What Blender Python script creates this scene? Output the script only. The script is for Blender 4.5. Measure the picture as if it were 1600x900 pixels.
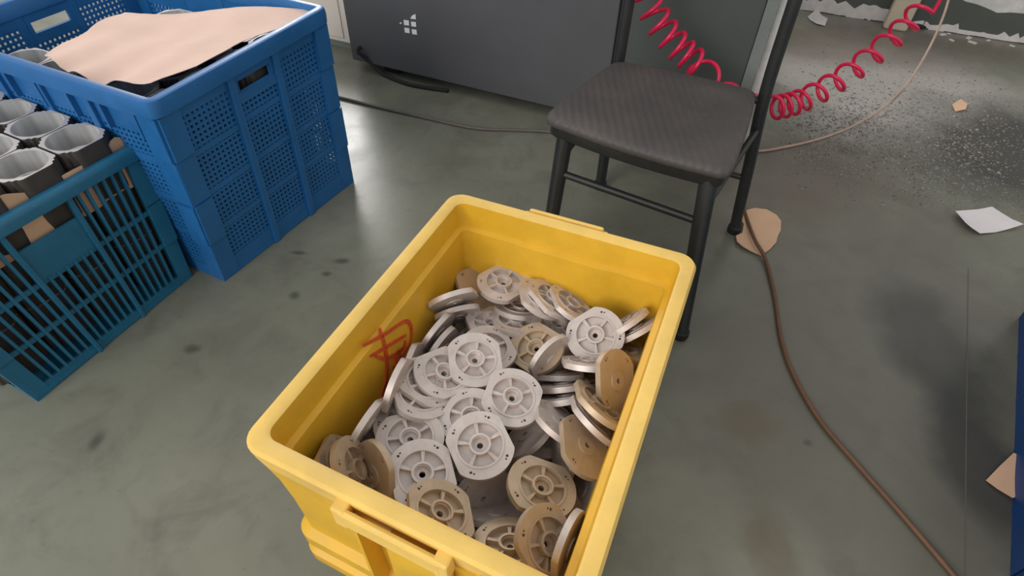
import bpy, bmesh, math, random
from mathutils import Vector, Matrix
random.seed(7)
for o in list(bpy.data.objects): bpy.data.objects.remove(o, do_unlink=True)
COL = bpy.context.scene.collection
SC = bpy.context.scene

# ------------------------------------------------------------------ camera
FPX, PITCH, ROLL, CAMH = 918.0, 0.7928, 0.0365, 1.16
_cp, _sp, _cr, _sr = math.cos(PITCH), math.sin(PITCH), math.cos(ROLL), math.sin(ROLL)
_R, _U, CF = Vector((1, 0, 0)), Vector((0, _sp, _cp)), Vector((0, _cp, -_sp))
CR = _cr * _R + _sr * _U
CU = -_sr * _R + _cr * _U
CO = Vector((0, 0, CAMH))
cd = bpy.data.cameras.new('camera')
cam = bpy.data.objects.new('camera', cd)
COL.objects.link(cam)
cd.sensor_width = 36.0
cd.lens = FPX * 36.0 / 1600.0
cd.clip_start = 0.01
M = Matrix((CR, CU, -CF)).transposed().to_4x4()
M.translation = CO
cam.matrix_world = M
SC.camera = cam

# ------------------------------------------------------------------ light
W = bpy.data.worlds.new('workshop_air')
SC.world = W
W.use_nodes = True
bg = W.node_tree.nodes['Background']
bg.inputs[0].default_value = (0.98, 0.98, 0.96, 1)
bg.inputs[1].default_value = 0.66
def area(name, loc, target, sx, sy, power, col):
    l = bpy.data.lights.new(name, 'AREA'); l.shape = 'RECTANGLE'; l.size = sx; l.size_y = sy
    l.energy = power; l.color = col
    o = bpy.data.objects.new(name, l); COL.objects.link(o); o.location = loc
    o.rotation_euler = (Vector(target) - Vector(loc)).to_track_quat('-Z', 'Y').to_euler()
    return o
area('daylight_window_side', (-3.0, -3.0, 3.0), (-0.1, 0.9, 0.3), 3.2, 2.2, 180, (1.0, 0.97, 0.93))
area('daylight_window_far', (-2.5, 7.0, 2.7), (-0.5, 1.8, 0.3), 2.0, 2.8, 220, (1.0, 0.98, 0.95))
vs = SC.view_settings
vs.view_transform = 'Standard'; vs.look = 'None'; vs.gamma = 1.0; vs.use_curve_mapping = False
vs.exposure = 0.0

# ------------------------------------------------------------------ helpers
def ray(px, py):
    return CR * ((px - 800) / FPX) + CU * (-(py - 450) / FPX) + CF
def at(px, py, z=0.0):                       # photo pixel -> point at height z
    d = ray(px, py); return CO + d * ((z - CO.z) / d.z)
def aty(px, py, y):                          # photo pixel -> point at forward distance y
    d = ray(px, py); return CO + d * (y / d.y)
def onplane(px, py, p0, n):
    d = ray(px, py); return CO + d * ((p0 - CO).dot(n) / d.dot(n))
V = Vector
UP = V((0, 0, 1))

class MB:
    def __init__(s): s.v = []; s.f = []
    def add(s, pts, faces):
        b = len(s.v); s.v += [tuple(p) for p in pts]; s.f += [tuple(i + b for i in f) for f in faces]; return s
    def hexa(s, p):                          # 0-3 bottom ring, 4-7 top ring
        return s.add(p, [(3, 2, 1, 0), (4, 5, 6, 7), (0, 1, 5, 4), (1, 2, 6, 5), (2, 3, 7, 6), (3, 0, 4, 7)])
    def box(s, c, ax, ay, az):               # centre and three half vectors
        c = V(c); ax = V(ax); ay = V(ay); az = V(az)
        return s.hexa([c-ax-ay-az, c+ax-ay-az, c+ax+ay-az, c-ax+ay-az, c-ax-ay+az, c+ax-ay+az, c+ax+ay+az, c-ax+ay+az])
    def loft(s, rings, cap0=True, cap1=True):
        n = len(rings[0]); b = len(s.v)
        for r in rings: s.v += [tuple(p) for p in r]
        for k in range(len(rings) - 1):
            for i in range(n):
                j = (i + 1) % n
                s.f.append((b+k*n+i, b+k*n+j, b+(k+1)*n+j, b+(k+1)*n+i))
        if cap0: s.f.append(tuple(b + i for i in reversed(range(n))))
        if cap1: s.f.append(tuple(b + (len(rings)-1)*n + i for i in range(n)))
        return s
    def tube(s, path, r, n=8):
        path = [V(p) for p in path]; rings = []
        rr = r if isinstance(r, (list, tuple)) else [r] * len(path)
        t0 = (path[1] - path[0]).normalized()
        u = t0.orthogonal().normalized()
        for i, p in enumerate(path):
            a = path[max(i-1, 0)]; c = path[min(i+1, len(path)-1)]
            t = (c - a).normalized()
            u = (u - t * u.dot(t)).normalized(); w = t.cross(u)
            rings.append([p + (u * math.cos(2*math.pi*k/n) + w * math.sin(2*math.pi*k/n)) * rr[i] for k in range(n)])
        return s.loft(rings)
    def mesh(s, name, mats, smooth=None):
        me = bpy.data.meshes.new(name); me.from_pydata(s.v, [], s.f)
        bm = bmesh.new(); bm.from_mesh(me); bmesh.ops.recalc_face_normals(bm, faces=bm.faces); bm.to_mesh(me); bm.free()
        for m in (mats if isinstance(mats, (list, tuple)) else [mats]): me.materials.append(m)
        if smooth:
            me.shade_smooth(); me.set_sharp_from_angle(angle=math.radians(smooth))
        return me
    def build(s, name, mat, parent=None, smooth=None, bevel=0):
        off = V((0, 0, 0))
        if parent is not None:
            off = parent.location if parent.parent is None else parent.parent.location
        s.v = [tuple(V(p) - off) for p in s.v]
        o = bpy.data.objects.new(name, s.mesh(name, mat, smooth)); COL.objects.link(o)
        if parent is not None: o.parent = parent
        if bevel:
            m = o.modifiers.new('bevel', 'BEVEL'); m.width = bevel; m.segments = 2; m.limit_method = 'ANGLE'
        return o
def tag(o, label, cat, group=None, kind=None):
    if label: o['label'] = label
    if cat: o['category'] = cat
    if group: o['group'] = group
    if kind: o['kind'] = kind
    return o
def thing(name, loc, label, cat, group=None):
    o = bpy.data.objects.new(name, None); COL.objects.link(o); o.location = loc
    o.empty_display_size = 0.05
    return tag(o, label, cat, group)
def struct(o): o['kind'] = 'structure'; return o
def spline(pts, n=10):                       # Catmull-Rom through points
    pts = [V(p) for p in pts]; P = [pts[0]*2 - pts[1]] + pts + [pts[-1]*2 - pts[-2]]; out = []
    for i in range(1, len(P) - 2):
        for k in range(n):
            t = k / n
            out.append(0.5*((2*P[i]) + (P[i+1]-P[i-1])*t + (2*P[i-1]-5*P[i]+4*P[i+1]-P[i+2])*t*t + (3*P[i]-P[i-1]-3*P[i+1]+P[i+2])*t**3))
    out.append(pts[-1]); return out

# ------------------------------------------------------------------ materials
def srgb(r, g, b):
    f = lambda c: (c/255/12.92) if c/255 <= 0.04045 else ((c/255+0.055)/1.055)**2.4
    return (f(r), f(g), f(b), 1)
class NT:
    def __init__(s, name):
        s.m = bpy.data.materials.new(name); s.m.use_nodes = True; s.t = s.m.node_tree
        s.b = s.t.nodes['Principled BSDF']; s.tc = s.t.nodes.new('ShaderNodeTexCoord')
    def n(s, ty, **kw):
        x = s.t.nodes.new(ty)
        for k, v in kw.items():
            if k.startswith('i_'): x.inputs[k[2:].replace('_', ' ')].default_value = v
            else: setattr(x, k, v)
        return x
    def l(s, a, b): s.t.links.new(a, b)
    def noise(s, scale, detail=4, rough=.55, dist=0, co='Object', stretch=None):
        x = s.n('ShaderNodeTexNoise', i_Scale=scale, i_Detail=detail, i_Roughness=rough, i_Distortion=dist)
        src = s.tc.outputs[co]
        if stretch:
            mp = s.n('ShaderNodeMapping'); mp.inputs['Scale'].default_value = stretch; s.l(src, mp.inputs[0]); src = mp.outputs[0]
        s.l(src, x.inputs['Vector']); return x.outputs['Fac']
    def ramp(s, fac, stops):
        r = s.n('ShaderNodeValToRGB'); e = r.color_ramp.elements
        e[0].position, e[0].color = stops[0]; e[1].position, e[1].color = stops[-1]
        for p, c in stops[1:-1]:
            q = e.new(p); q.color = c
        s.l(fac, r.inputs[0]); return r.outputs[0]
    def mix(s, fac, a, b, mode='MIX'):
        x = s.n('ShaderNodeMix', data_type='RGBA', blend_type=mode)
        for v, i in ((fac, x.inputs[0]), (a, x.inputs[6]), (b, x.inputs[7])):
            if isinstance(v, (int, float, tuple)): i.default_value = v
            else: s.l(v, i)
        return x.outputs[2]
    def math(s, op, a, b=0.0):
        x = s.n('ShaderNodeMath', operation=op)
        for v, i in ((a, x.inputs[0]), (b, x.inputs[1])):
            if isinstance(v, (int, float)): i.default_value = v
            else: s.l(v, i)
        return x.outputs[0]
    def bump(s, h, strength=.3, dist=.002):
        x = s.n('ShaderNodeBump'); x.inputs['Strength'].default_value = strength; x.inputs['Distance'].default_value = dist
        s.l(h, x.inputs['Height']); s.l(x.outputs[0], s.b.inputs['Normal'])
    def set(s, col=None, rough=None, metal=None, spec=None):
        for k, v in (('Base Color', col), ('Roughness', rough), ('Metallic', metal), ('Specular IOR Level', spec)):
            if v is None: continue
            if isinstance(v, (int, float, tuple)): s.b.inputs[k].default_value = v
            else: s.l(v, s.b.inputs[k])
        return s.m
BW = lambda x: (x, x, x, 1)
def plain(name, c, rough=.5, metal=0., var=.12, scale=30, bump=.1, spec=.5):
    t = NT(name); f = t.noise(scale, 5, .6)
    a = tuple(x*(1-var) for x in c[:3]) + (1,); b = tuple(min(1, x*(1+var)) for x in c[:3]) + (1,)
    col = t.ramp(f, [(.3, a), (.7, b)])
    if bump: t.bump(t.noise(scale*6, 3), bump, .001)
    return t.set(col, rough, metal, spec)
def plastic(name, c, scuff, rough=.42):      # moulded polymer with pale scuffs
    t = NT(name); f = t.noise(9, 6, .65); g = t.noise(60, 6, .7, 1.5)
    col = t.ramp(f, [(.3, tuple(x*.86 for x in c[:3])+(1,)), (.7, tuple(min(1, x*1.1) for x in c[:3])+(1,))])
    m = t.ramp(g, [(.60, BW(0)), (.75, BW(.45))])
    col = t.mix(m, col, scuff)
    t.bump(t.noise(140, 3), .12, .001)
    return t.set(col, t.ramp(f, [(.3, BW(rough-.06)), (.7, BW(rough+.12))]))
MAT = {}
MAT['yellow'] = plastic('yellow_plastic', srgb(224, 176, 46), srgb(226, 190, 110), .45)
MAT['yellow_worn'] = plastic('faded_yellow_plastic', srgb(236, 196, 104), srgb(236, 206, 160), .5)
MAT['blue'] = plastic('blue_plastic', srgb(34, 102, 164), srgb(74, 138, 184), .4)
MAT['teal'] = plastic('teal_blue_plastic', srgb(30, 102, 136), srgb(70, 134, 160), .42)
MAT['navy'] = plastic('deep_blue_plastic', srgb(14, 66, 130), srgb(40, 90, 150), .45)
MAT['kraft'] = plain('kraft_paper', srgb(214, 176, 146), .85, 0, .06, 14, .25, .2)
MAT['kraft_pale'] = plain('pale_kraft_paper', srgb(222, 192, 178), .85, 0, .05, 10, .3, .2)
MAT['paper'] = plain('white_paper', srgb(226, 220, 222), .8, 0, .02, 10, .05, .2)
MAT['black'] = plain('black_painted_metal', srgb(38, 40, 40), .42, 0, .2, 25, .1)
MAT['rubber'] = plain('black_rubber', srgb(28, 28, 28), .7)
MAT['red_hose'] = plain('red_polyurethane', srgb(214, 26, 76), .3, 0, .05, 20, 0)
MAT['red_ink'] = plain('red_marker_ink', srgb(204, 84, 36), .6, 0, .25, 60, 0)
MAT['cable_brown'] = plain('brown_cable_sheath', srgb(104, 74, 54), .6)
MAT['cable_grey'] = plain('grey_cable_sheath', srgb(96, 90, 84), .6)
MAT['cable_tan'] = plain('tan_cord', srgb(178, 152, 138), .7)
MAT['machine'] = plain('dark_grey_enamel', srgb(84, 84, 88), .5, 0, .06, 6, .03)
MAT['machine_door'] = plain('green_grey_enamel', srgb(74, 80, 78), .5, 0, .06, 6, .03)
MAT['machine_edge'] = plain('pale_grey_enamel', srgb(120, 126, 124), .5, 0, .08, 10, .05)
MAT['beige'] = plain('beige_enamel', srgb(228, 218, 208), .5, 0, .04, 6, .03)
MAT['white_worn'] = plain('worn_white_paint', srgb(208, 206, 204), .7, 0, .15, 25, .3)
MAT['white_print'] = plain('white_print', srgb(235, 235, 235), .5, 0, .02, 10, 0)
MAT['cream'] = plain('cream_paint', srgb(196, 184, 164), .6, 0, .08, 8, .05)
MAT['dado'] = plain('grey_green_dado_paint', srgb(82, 86, 82), .55, 0, .08, 12, .1)
MAT['flake'] = plain('peeling_white_paint', srgb(214, 208, 206), .8, 0, .1, 30, .2)
MAT['chip'] = plain('metal_swarf', srgb(120, 116, 112), .5, .4, .5, 80, 0)

def cast_metal(name, base, dust_or_bounce):
    t = NT(name)
    oi = t.n('ShaderNodeObjectInfo')
    f = t.noise(70, 6, .65); g = t.noise(18, 4, .6)
    c = t.ramp(f, [(.25, tuple(x*.80 for x in base[:3])+(1,)), (.75, tuple(min(1, x*1.12) for x in base[:3])+(1,))])
    k = t.math('MULTIPLY', t.ramp(g, [(.45, BW(0)), (.75, BW(1))]), .45)
    c = t.mix(k, c, dust_or_bounce)
    c = t.mix(t.math('MULTIPLY', oi.outputs['Random'], .3), c, dust_or_bounce)
    t.bump(t.noise(420, 4, .6), .25, .0006)
    return t.set(c, t.ramp(f, [(.2, BW(.42)), (.8, BW(.62))]), .45)
MAT['cast'] = cast_metal('raw_cast_aluminium', srgb(218, 208, 204), srgb(188, 174, 164))
MAT['cast_bounce'] = cast_metal('bounce_tinted_cast_aluminium', srgb(200, 180, 156), srgb(164, 140, 112))  # brown is yellow bounce from the box walls, painted into the metal colour
t = NT('machined_bore'); f = t.noise(60, 3, .5, 0, 'Object', (1, 1, .02))
MAT['bore'] = t.set(t.ramp(f, [(.3, BW(.5)), (.7, BW(.8))]), .3, .45)
MAT['mach_face'] = plain('machined_face', srgb(220, 212, 210), .4, .5, .08, 40, 0)
MAT['dark_cast'] = plain('dark_painted_casting', srgb(62, 58, 56), .6, .2, .15, 30, .2)

# woven seat
t = NT('dark_woven_vinyl')
wv = t.n('ShaderNodeTexWave', bands_direction='X', i_Scale=16.0, i_Distortion=1.2, i_Detail=2.0); t.l(t.tc.outputs['Object'], wv.inputs[0])
wv2 = t.n('ShaderNodeTexWave', bands_direction='Y', i_Scale=42.0, i_Distortion=.6, i_Detail=1.0); t.l(t.tc.outputs['Object'], wv2.inputs[0])
hgt = t.math('ADD', wv.outputs['Fac'], t.math('MULTIPLY', wv2.outputs['Fac'], .5))
t.bump(hgt, .35, .0025)
dust = t.noise(7, 5, .6)
MAT['seat'] = t.set(t.mix(t.ramp(dust, [(.4, BW(0)), (.7, BW(1))]), srgb(72, 68, 68), srgb(84, 78, 76)), .6)

# floor: worn grey-green epoxy, oil stains, bare concrete near the wall
t = NT('workshop_floor')
sx = t.n('ShaderNodeSeparateXYZ'); t.l(t.tc.outputs['Object'], sx.inputs[0])
X, Y = sx.outputs[0], sx.outputs[1]
def blob(cx, cy, rx, ry, wob=.5, sc=3.0, soft=.35):
    a = t.math('DIVIDE', t.math('SUBTRACT', X, cx), rx); b = t.math('DIVIDE', t.math('SUBTRACT', Y, cy), ry)
    d = t.math('SQRT', t.math('ADD', t.math('MULTIPLY', a, a), t.math('MULTIPLY', b, b)))
    d = t.math('ADD', d, t.math('MULTIPLY', t.math('SUBTRACT', t.noise(sc, 6, .62), .5), wob * 2))
    return t.ramp(d, [(max(0.0, .85 - soft), BW(1)), (min(1, .85 + soft * .4), BW(0))])
n1 = t.noise(1.7, 7, .6, .3); n2 = t.noise(7, 8, .65, .6); n3 = t.noise(45, 5, .7)
c = t.ramp(n1, [(.32, srgb(110, 110, 98)), (.5, srgb(121, 122, 109)), (.66, srgb(132, 133, 119))])
c = t.mix(t.ramp(n2, [(.48, BW(0)), (.70, BW(.6))]), c, srgb(94, 93, 84))
c = t.mix(t.ramp(n3, [(.62, BW(0)), (.74, BW(.35))]), c, srgb(70, 70, 66))
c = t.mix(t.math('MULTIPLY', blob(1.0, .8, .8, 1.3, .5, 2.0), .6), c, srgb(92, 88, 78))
c = t.mix(t.math('MULTIPLY', blob(1.6, 2.45, .75, .62, .55, 2.6), .85), c, srgb(168, 163, 158))
c = t.mix(t.math('MULTIPLY', blob(1.75, 2.9, 1.0, .35, .5, 3.0), .6), c, srgb(112, 100, 92))
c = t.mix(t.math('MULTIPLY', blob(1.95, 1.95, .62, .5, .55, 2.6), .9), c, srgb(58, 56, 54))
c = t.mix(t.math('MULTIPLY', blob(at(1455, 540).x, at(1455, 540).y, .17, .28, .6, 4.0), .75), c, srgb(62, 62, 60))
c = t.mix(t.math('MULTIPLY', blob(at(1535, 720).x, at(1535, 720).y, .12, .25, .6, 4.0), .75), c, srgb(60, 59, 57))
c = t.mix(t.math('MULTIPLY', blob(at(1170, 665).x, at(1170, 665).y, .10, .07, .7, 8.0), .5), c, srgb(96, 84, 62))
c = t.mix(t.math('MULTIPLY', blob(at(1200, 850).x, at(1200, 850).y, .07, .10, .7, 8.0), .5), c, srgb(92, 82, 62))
for q_, rx_, ry_ in (((466, 395), .035, .010), ((535, 408), .030, .016), ((150, 690), .02, .03), ((300, 545), .03, .02), ((510, 428), .02, .014), ((460, 462), .02, .02), ((1262, 692), .012, .010), ((1320, 235), .05, .04)):
    pq = at(*q_); c = t.mix(t.math('MULTIPLY', blob(pq.x, pq.y, rx_, ry_, .5, 20.0, .6), .7), c, srgb(66, 66, 60))
c = t.mix(t.math('MULTIPLY', blob(.95, 1.75, .5, .32, .6, 3.0), .55), c, srgb(100, 90, 82))
sp = t.noise(95, 3, .5)
mask = blob(1.6, 2.15, .85, .75, .4, 3.0)
c = t.mix(t.math('MULTIPLY', t.ramp(sp, [(.60, BW(0)), (.66, BW(1))]), t.math('MULTIPLY', mask, .75)), c, srgb(62, 58, 56))
sp2 = t.noise(70, 2, .5, 0, 'Generated')
c = t.mix(t.math('MULTIPLY', t.ramp(t.noise(120, 2, .4, .5), [(.66, BW(0)), (.70, BW(1))]), t.math('MULTIPLY', mask, .6)), c, srgb(196, 192, 188))
t.bump(t.math('ADD', n3, t.math('MULTIPLY', n2, .6)), .12, .002)
rgh = t.mix(mask, t.ramp(n2, [(.3, BW(.24)), (.7, BW(.40))]), BW(.75))
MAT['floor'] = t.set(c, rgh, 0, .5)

# ------------------------------------------------------------------ the setting
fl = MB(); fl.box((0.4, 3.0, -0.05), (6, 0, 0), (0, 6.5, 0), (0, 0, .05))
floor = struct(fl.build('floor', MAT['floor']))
# pale saw-cut joint running across the floor on the right
j = MB(); pth = [at(1513, 420), at(1511, 560), at(1509, 720), at(1508, 905)]
for a, b in zip(pth, pth[1:]):
    d = (b - a).normalized(); w = d.cross(UP) * .0012
    j.hexa([a-w-UP*.002, b-w-UP*.002, b+w-UP*.002, a+w-UP*.002, a-w+UP*.0008, b-w+UP*.0008, b+w+UP*.0008, a+w+UP*.0008])
j.build('floor_joint', MAT['cable_grey'], floor)

WD = (V((2.493, 2.974, 0)) - V((2.085, 3.118, 0))).normalized(); WN = V((WD.y, -WD.x, 0))   # wall direction; normal towards camera
W0 = V((2.085, 3.118, 0))
wl = MB(); wl.box(W0 + WD*.6 - WN*.06 + UP*.7, WD*1.6, WN*.06, UP*.7)
wall = struct(wl.build('wall_back', MAT['white_worn']))
zd = onplane(1560, 14, W0, WN).z
dd = MB()
a0, a1, nseg = -.9, 2.1, 60
for i in range(nseg):
    s0 = a0 + (a1-a0)*i/nseg; s1 = a0 + (a1-a0)*(i+1)/nseg
    hh = lambda s: zd*.98 + .010*math.sin(s*17) + .006*math.sin(s*41+1) + .03*max(0, 1 - s/.15)
    p = W0 + WD*s0; q = W0 + WD*s1
    dd.hexa([p, q, q + WN*.005, p + WN*.005, p + UP*hh(s0), q + UP*hh(s1), q + UP*hh(s1) + WN*.005, p + UP*hh(s0) + WN*.005])
dd.build('dado_paint', MAT['dado'], wall)
rnd = random.Random(3)
pf = MB(); s = -.9; last = .02
while s < 1.3:
    ds = rnd.uniform(.012, .035); nx = max(.022, min(.075, last + rnd.uniform(-.03, .03)))
    p = W0 + WD*s; q = W0 + WD*(s+ds); e = WN*.0062; g = WN*.0095
    lo = rnd.uniform(-.0, .006)
    pf.hexa([p+e+UP*lo, q+e+UP*lo, q+g+UP*lo, p+g+UP*lo, p+e+UP*last, q+e+UP*nx, q+g+UP*nx, p+g+UP*last])
    last = nx; s += ds
pk = pf.build('peeling_paint', MAT['flake'], wall)
fk = MB()
for i in range(26):                            # fallen flakes along the wall foot
    p = W0 + WD*rnd.uniform(0, 1.0) + WN*rnd.uniform(.02, .14); a = rnd.uniform(0, 6.28); r = rnd.uniform(.006, .02)
    ax = V((math.cos(a), math.sin(a), 0))*r; ay = V((-math.sin(a), math.cos(a), 0))*r*rnd.uniform(.4, .9)
    fk.box(p + UP*.003, ax, ay, UP*.002)
tag(fk.build('paint_flakes', MAT['flake']), 'white paint flakes fallen along the foot of the wall', 'debris', kind='stuff')

# swarf and grit scattered on the bare concrete
gr = MB()
for i in range(2600):
    px = rnd.gauss(*((1400, 110), (1310, 60), (1480, 60))[i % 3]); py = rnd.gauss(*((190, 60), (195, 30), (245, 35))[i % 3])
    if not (1215 < px < 1600 and 60 < py < 330): continue
    p = at(px, py); r = rnd.uniform(.0015, .0052); a = rnd.uniform(0, 6.28)
    ax = V((math.cos(a), math.sin(a), 0))*r*rnd.uniform(1, 2.4); ay = V((-math.sin(a), math.cos(a), 0))*r
    gr.add([p-ax, p+ay, p+ax, p-ay*.6, p+UP*r*rnd.uniform(.5, 1.4)], [(0, 1, 4), (1, 2, 4), (2, 3, 4), (3, 0, 4), (3, 2, 1, 0)])
tag(gr.build('metal_swarf', MAT['chip']), 'grey metal swarf and grit scattered over the bare concrete', 'debris', kind='stuff')

# ------------------------------------------------------------------ machine base in the background
MD = V((math.cos(math.radians(-22.5)), math.sin(math.radians(-22.5)), 0)); MN = V((MD.y, -MD.x, 0))
M0 = at(551, 93, .045)
mach = thing('machine_cabinet', (M0.x, M0.y, 0), 'dark grey machine base with four white squares printed on its front', 'machine')
g0 = V((M0.x, M0.y, 0))
def mp(s, out, z): return g0 + MD*s + MN*out + UP*z
def mbox(mb, s0, s1, o0, o1, z0, z1):
    return mb.hexa([mp(s0,o0,z0), mp(s1,o0,z0), mp(s1,o1,z0), mp(s0,o1,z0), mp(s0,o0,z1), mp(s1,o0,z1), mp(s1,o1,z1), mp(s0,o1,z1)])
def s_at(px, py):                              # distance along the front where the photo shows this column
    q = onplane(px, py, g0, MN); return (q - g0).dot(MD)
sd = s_at(968, 30); se = s_at(1190, 30)
mbox(MB(), 0, se, -.75, -.03, .045, 1.05).build('carcass', MAT['machine'], mach)
fpan = mbox(MB(), 0, sd - .006, -.03, 0, .045, 1.05).build('front_panel', MAT['machine'], mach, bevel=.004)
mbox(MB(), sd + .006, se, -.03, 0, .045, 1.05).build('service_door', MAT['machine_door'], mach, bevel=.006)
mbox(MB(), se + .001, se + .035, -.75, -.004, .0, 1.05).build('corner_edge', MAT['machine_edge'], mach)
mbox(MB(), se + .036, se + .085, -.75, -.05, .0, 1.05).build('end_panel', MAT['white_worn'], mach)['label'] = 'worn white end panel'
for s0 in (.12, se - .2):
    for o0 in (-.12, -.68): mbox(MB(), s0, s0+.07, o0, o0+.07, 0, .045).build('foot', MAT['rubber'], mach)
# printed emblem: four white squares, a cap piece and a dot
def emblem(pts):
    P = [onplane(x, y, g0 + MN*.0006, MN) for x, y in pts]
    mb = MB(); n = len(P); mb.loft([[p for p in P], [p + MN*.0008 for p in P]]); return mb
z5 = lambda x, y: (520 + x*.25, y*.25)
for pts in ([(443,124),(475,128),(478,160),(446,156)], [(489,135),(519,138),(522,168),(492,164)],
            [(447,172),(478,176),(481,207),(451,203)], [(493,182),(523,186),(527,217),(497,213)],
            [(486,112),(497,96),(517,87),(519,120),(488,117)], [(417,144),(424,138),(432,144),(424,151)]):
    emblem([z5(*p) for p in pts]).build('printed_square', MAT['white_print'], fpan)
# black cable leaving the panel
c = MB(); P0 = onplane(563, 74, g0, MN)
c.tube(spline([P0 + MN*.0, P0 + MN*.02 - UP*.01, at(580, 98, .05), at(600, 116, .012), at(640, 132, .008), at(700, 142, .008)], 8), .008, 8)
pl = c.build('power_lead', MAT['rubber'], mach, smooth=40)

bc = thing('control_cabinet', at(500, 84), 'low beige metal cabinet standing behind the tall blue crate', 'cabinet')
B0 = at(551, 90) - MN*.06
def bbox(mb, s0, s1, o0, o1, z0, z1):
    q = lambda s, o, z: V((B0.x, B0.y, 0)) + MD*s + MN*o + UP*z
    return mb.hexa([q(s0,o0,z0), q(s1,o0,z0), q(s1,o1,z0), q(s0,o1,z0), q(s0,o0,z1), q(s1,o0,z1), q(s1,o1,z1), q(s0,o1,z1)])
bbox(MB(), -.62, -.012, -.35, 0, .03, .30).build('cabinet_body', MAT['beige'], bc, bevel=.004)
bbox(MB(), -.60, -.03, -.33, -.012, 0, .03).build('plinth', MAT['machine_edge'], bc)
bbox(MB(), -.60, -.075, 0, .006, .05, .285).build('cabinet_door', MAT['beige'], bc, bevel=.003)

# cream post and dark foot by the wall
p0 = at(1394, 42) + V((0, -.02, 0)); post = thing('cream_post', p0, 'cream painted post standing on the floor near the back wall', 'post')
ax = MD*.055; ay = MN*.03
MB().hexa([p0-ax-ay, p0+ax-ay, p0+ax+ay, p0-ax+ay, p0-ax-ay+UP*.9, p0+ax-ay+UP*.9, p0+ax+ay+UP*.9, p0-ax+ay+UP*.9]).build('shaft', MAT['cream'], post, bevel=.01)
mb = MB(); mb.box(p0 + UP*.92, ax*1.2, ay*1.2, UP*.02); mb.build('cap', MAT['cream'], post)
p1 = at(1432, 40); ft = thing('equipment_stand', p1, 'dark grey steel stand beside the cream post', 'stand')
mb = MB(); mb.box(p1 + UP*.45, MD*.03, MN*.03, UP*.45); mb.build('leg_tube', MAT['machine_door'], ft, bevel=.006)
mb = MB(); mb.loft([[p1 + V((math.cos(a*.5236), math.sin(a*.5236), 0))*r + UP*z for a in range(12)] for r, z in ((.05, 0), (.05, .012), (.032, .02))]); mb.build('foot_pad', MAT['rubber'], ft)

# ------------------------------------------------------------------ slotted crates
class Crate:
    def __init__(s, bot, top, h): s.b = [V(p) for p in bot]; s.t = [V(p) for p in top]; s.h = h
    def pt(s, k, u, z, inn=0.0):
        i, j = k % 4, (k+1) % 4
        A = s.b[i].lerp(s.t[i], z/s.h); B = s.b[j].lerp(s.t[j], z/s.h)
        d = (B - A).normalized(); n = V((-d.y, d.x, 0))
        p = A.lerp(B, u) + n*inn; return V((p.x, p.y, z))
    def len(s, k): return (s.t[(k+1) % 4] - s.t[k % 4]).length
    def hx(s, mb, k, u0, u1, z0, z1, i0, i1):
        return mb.hexa([s.pt(k,u0,z0,i0), s.pt(k,u1,z0,i0), s.pt(k,u1,z0,i1), s.pt(k,u0,z0,i1),
                        s.pt(k,u0,z1,i0), s.pt(k,u1,z1,i0), s.pt(k,u1,z1,i1), s.pt(k,u0,z1,i1)])
def centre(pts): c = sum((V(p) for p in pts), V((0, 0, 0)))/len(pts); return V((c.x, c.y, 0))
def rim_ring(cr, root, mat, z0, z1, proud, thick):
    # continuous moulded rim: outward lip lofted round the four corners with rounded corner points
    def ring(off, z):
        out = []
        for k in range(4):
            A = cr.b[k].lerp(cr.t[k], z/cr.h); P = cr.b[k-1].lerp(cr.t[k-1], z/cr.h); N = cr.b[(k+1)%4].lerp(cr.t[(k+1)%4], z/cr.h)
            d0 = (A - P).normalized(); d1 = (N - A).normalized()
            n0 = V((d0.y, -d0.x, 0)); n1 = V((d1.y, -d1.x, 0))
            c = A - d0*0 + n0*0
            r = .018
            C0 = A - d0*r + n0*off; C1 = A + d1*r + n1*off
            K = A + n0*off + n1*off
            for q in range(5):
                f = q/4; p = C0.lerp(K, f).lerp(K.lerp(C1, f), f); out.append(V((p.x, p.y, z)))
        return out
    mb = MB()
    R = [ring(-thick, z0), ring(proud, z0), ring(proud + .001, z0 + (z1-z0)*.6), ring(proud - .002, z1 - .002), ring(proud - .006, z1), ring(-thick + .003, z1), ring(-thick, z1 - .003)]
    mb.loft(R + [R[0]], False, False)
    return mb.build('rim', mat, root, smooth=50)
def post(cr, root, mat, k, w, t, z1, steps):
    mb = MB(); za = 0.0
    for i, zb in enumerate(steps + [z1]):
        o = -.004*(i % 2) - .001*i
        for kk, ua, ub in ((k, 0, w/cr.len(k)), ((k+3) % 4, 1 - w/cr.len((k+3) % 4), 1)):
            cr.hx(mb, kk, ua, ub, za, zb - .004, o, t)
            cr.hx(mb, kk, ua, ub, zb - .004, zb, .002, t)
        za = zb
    return mb.build('corner_post', mat, root, smooth=30)

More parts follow.
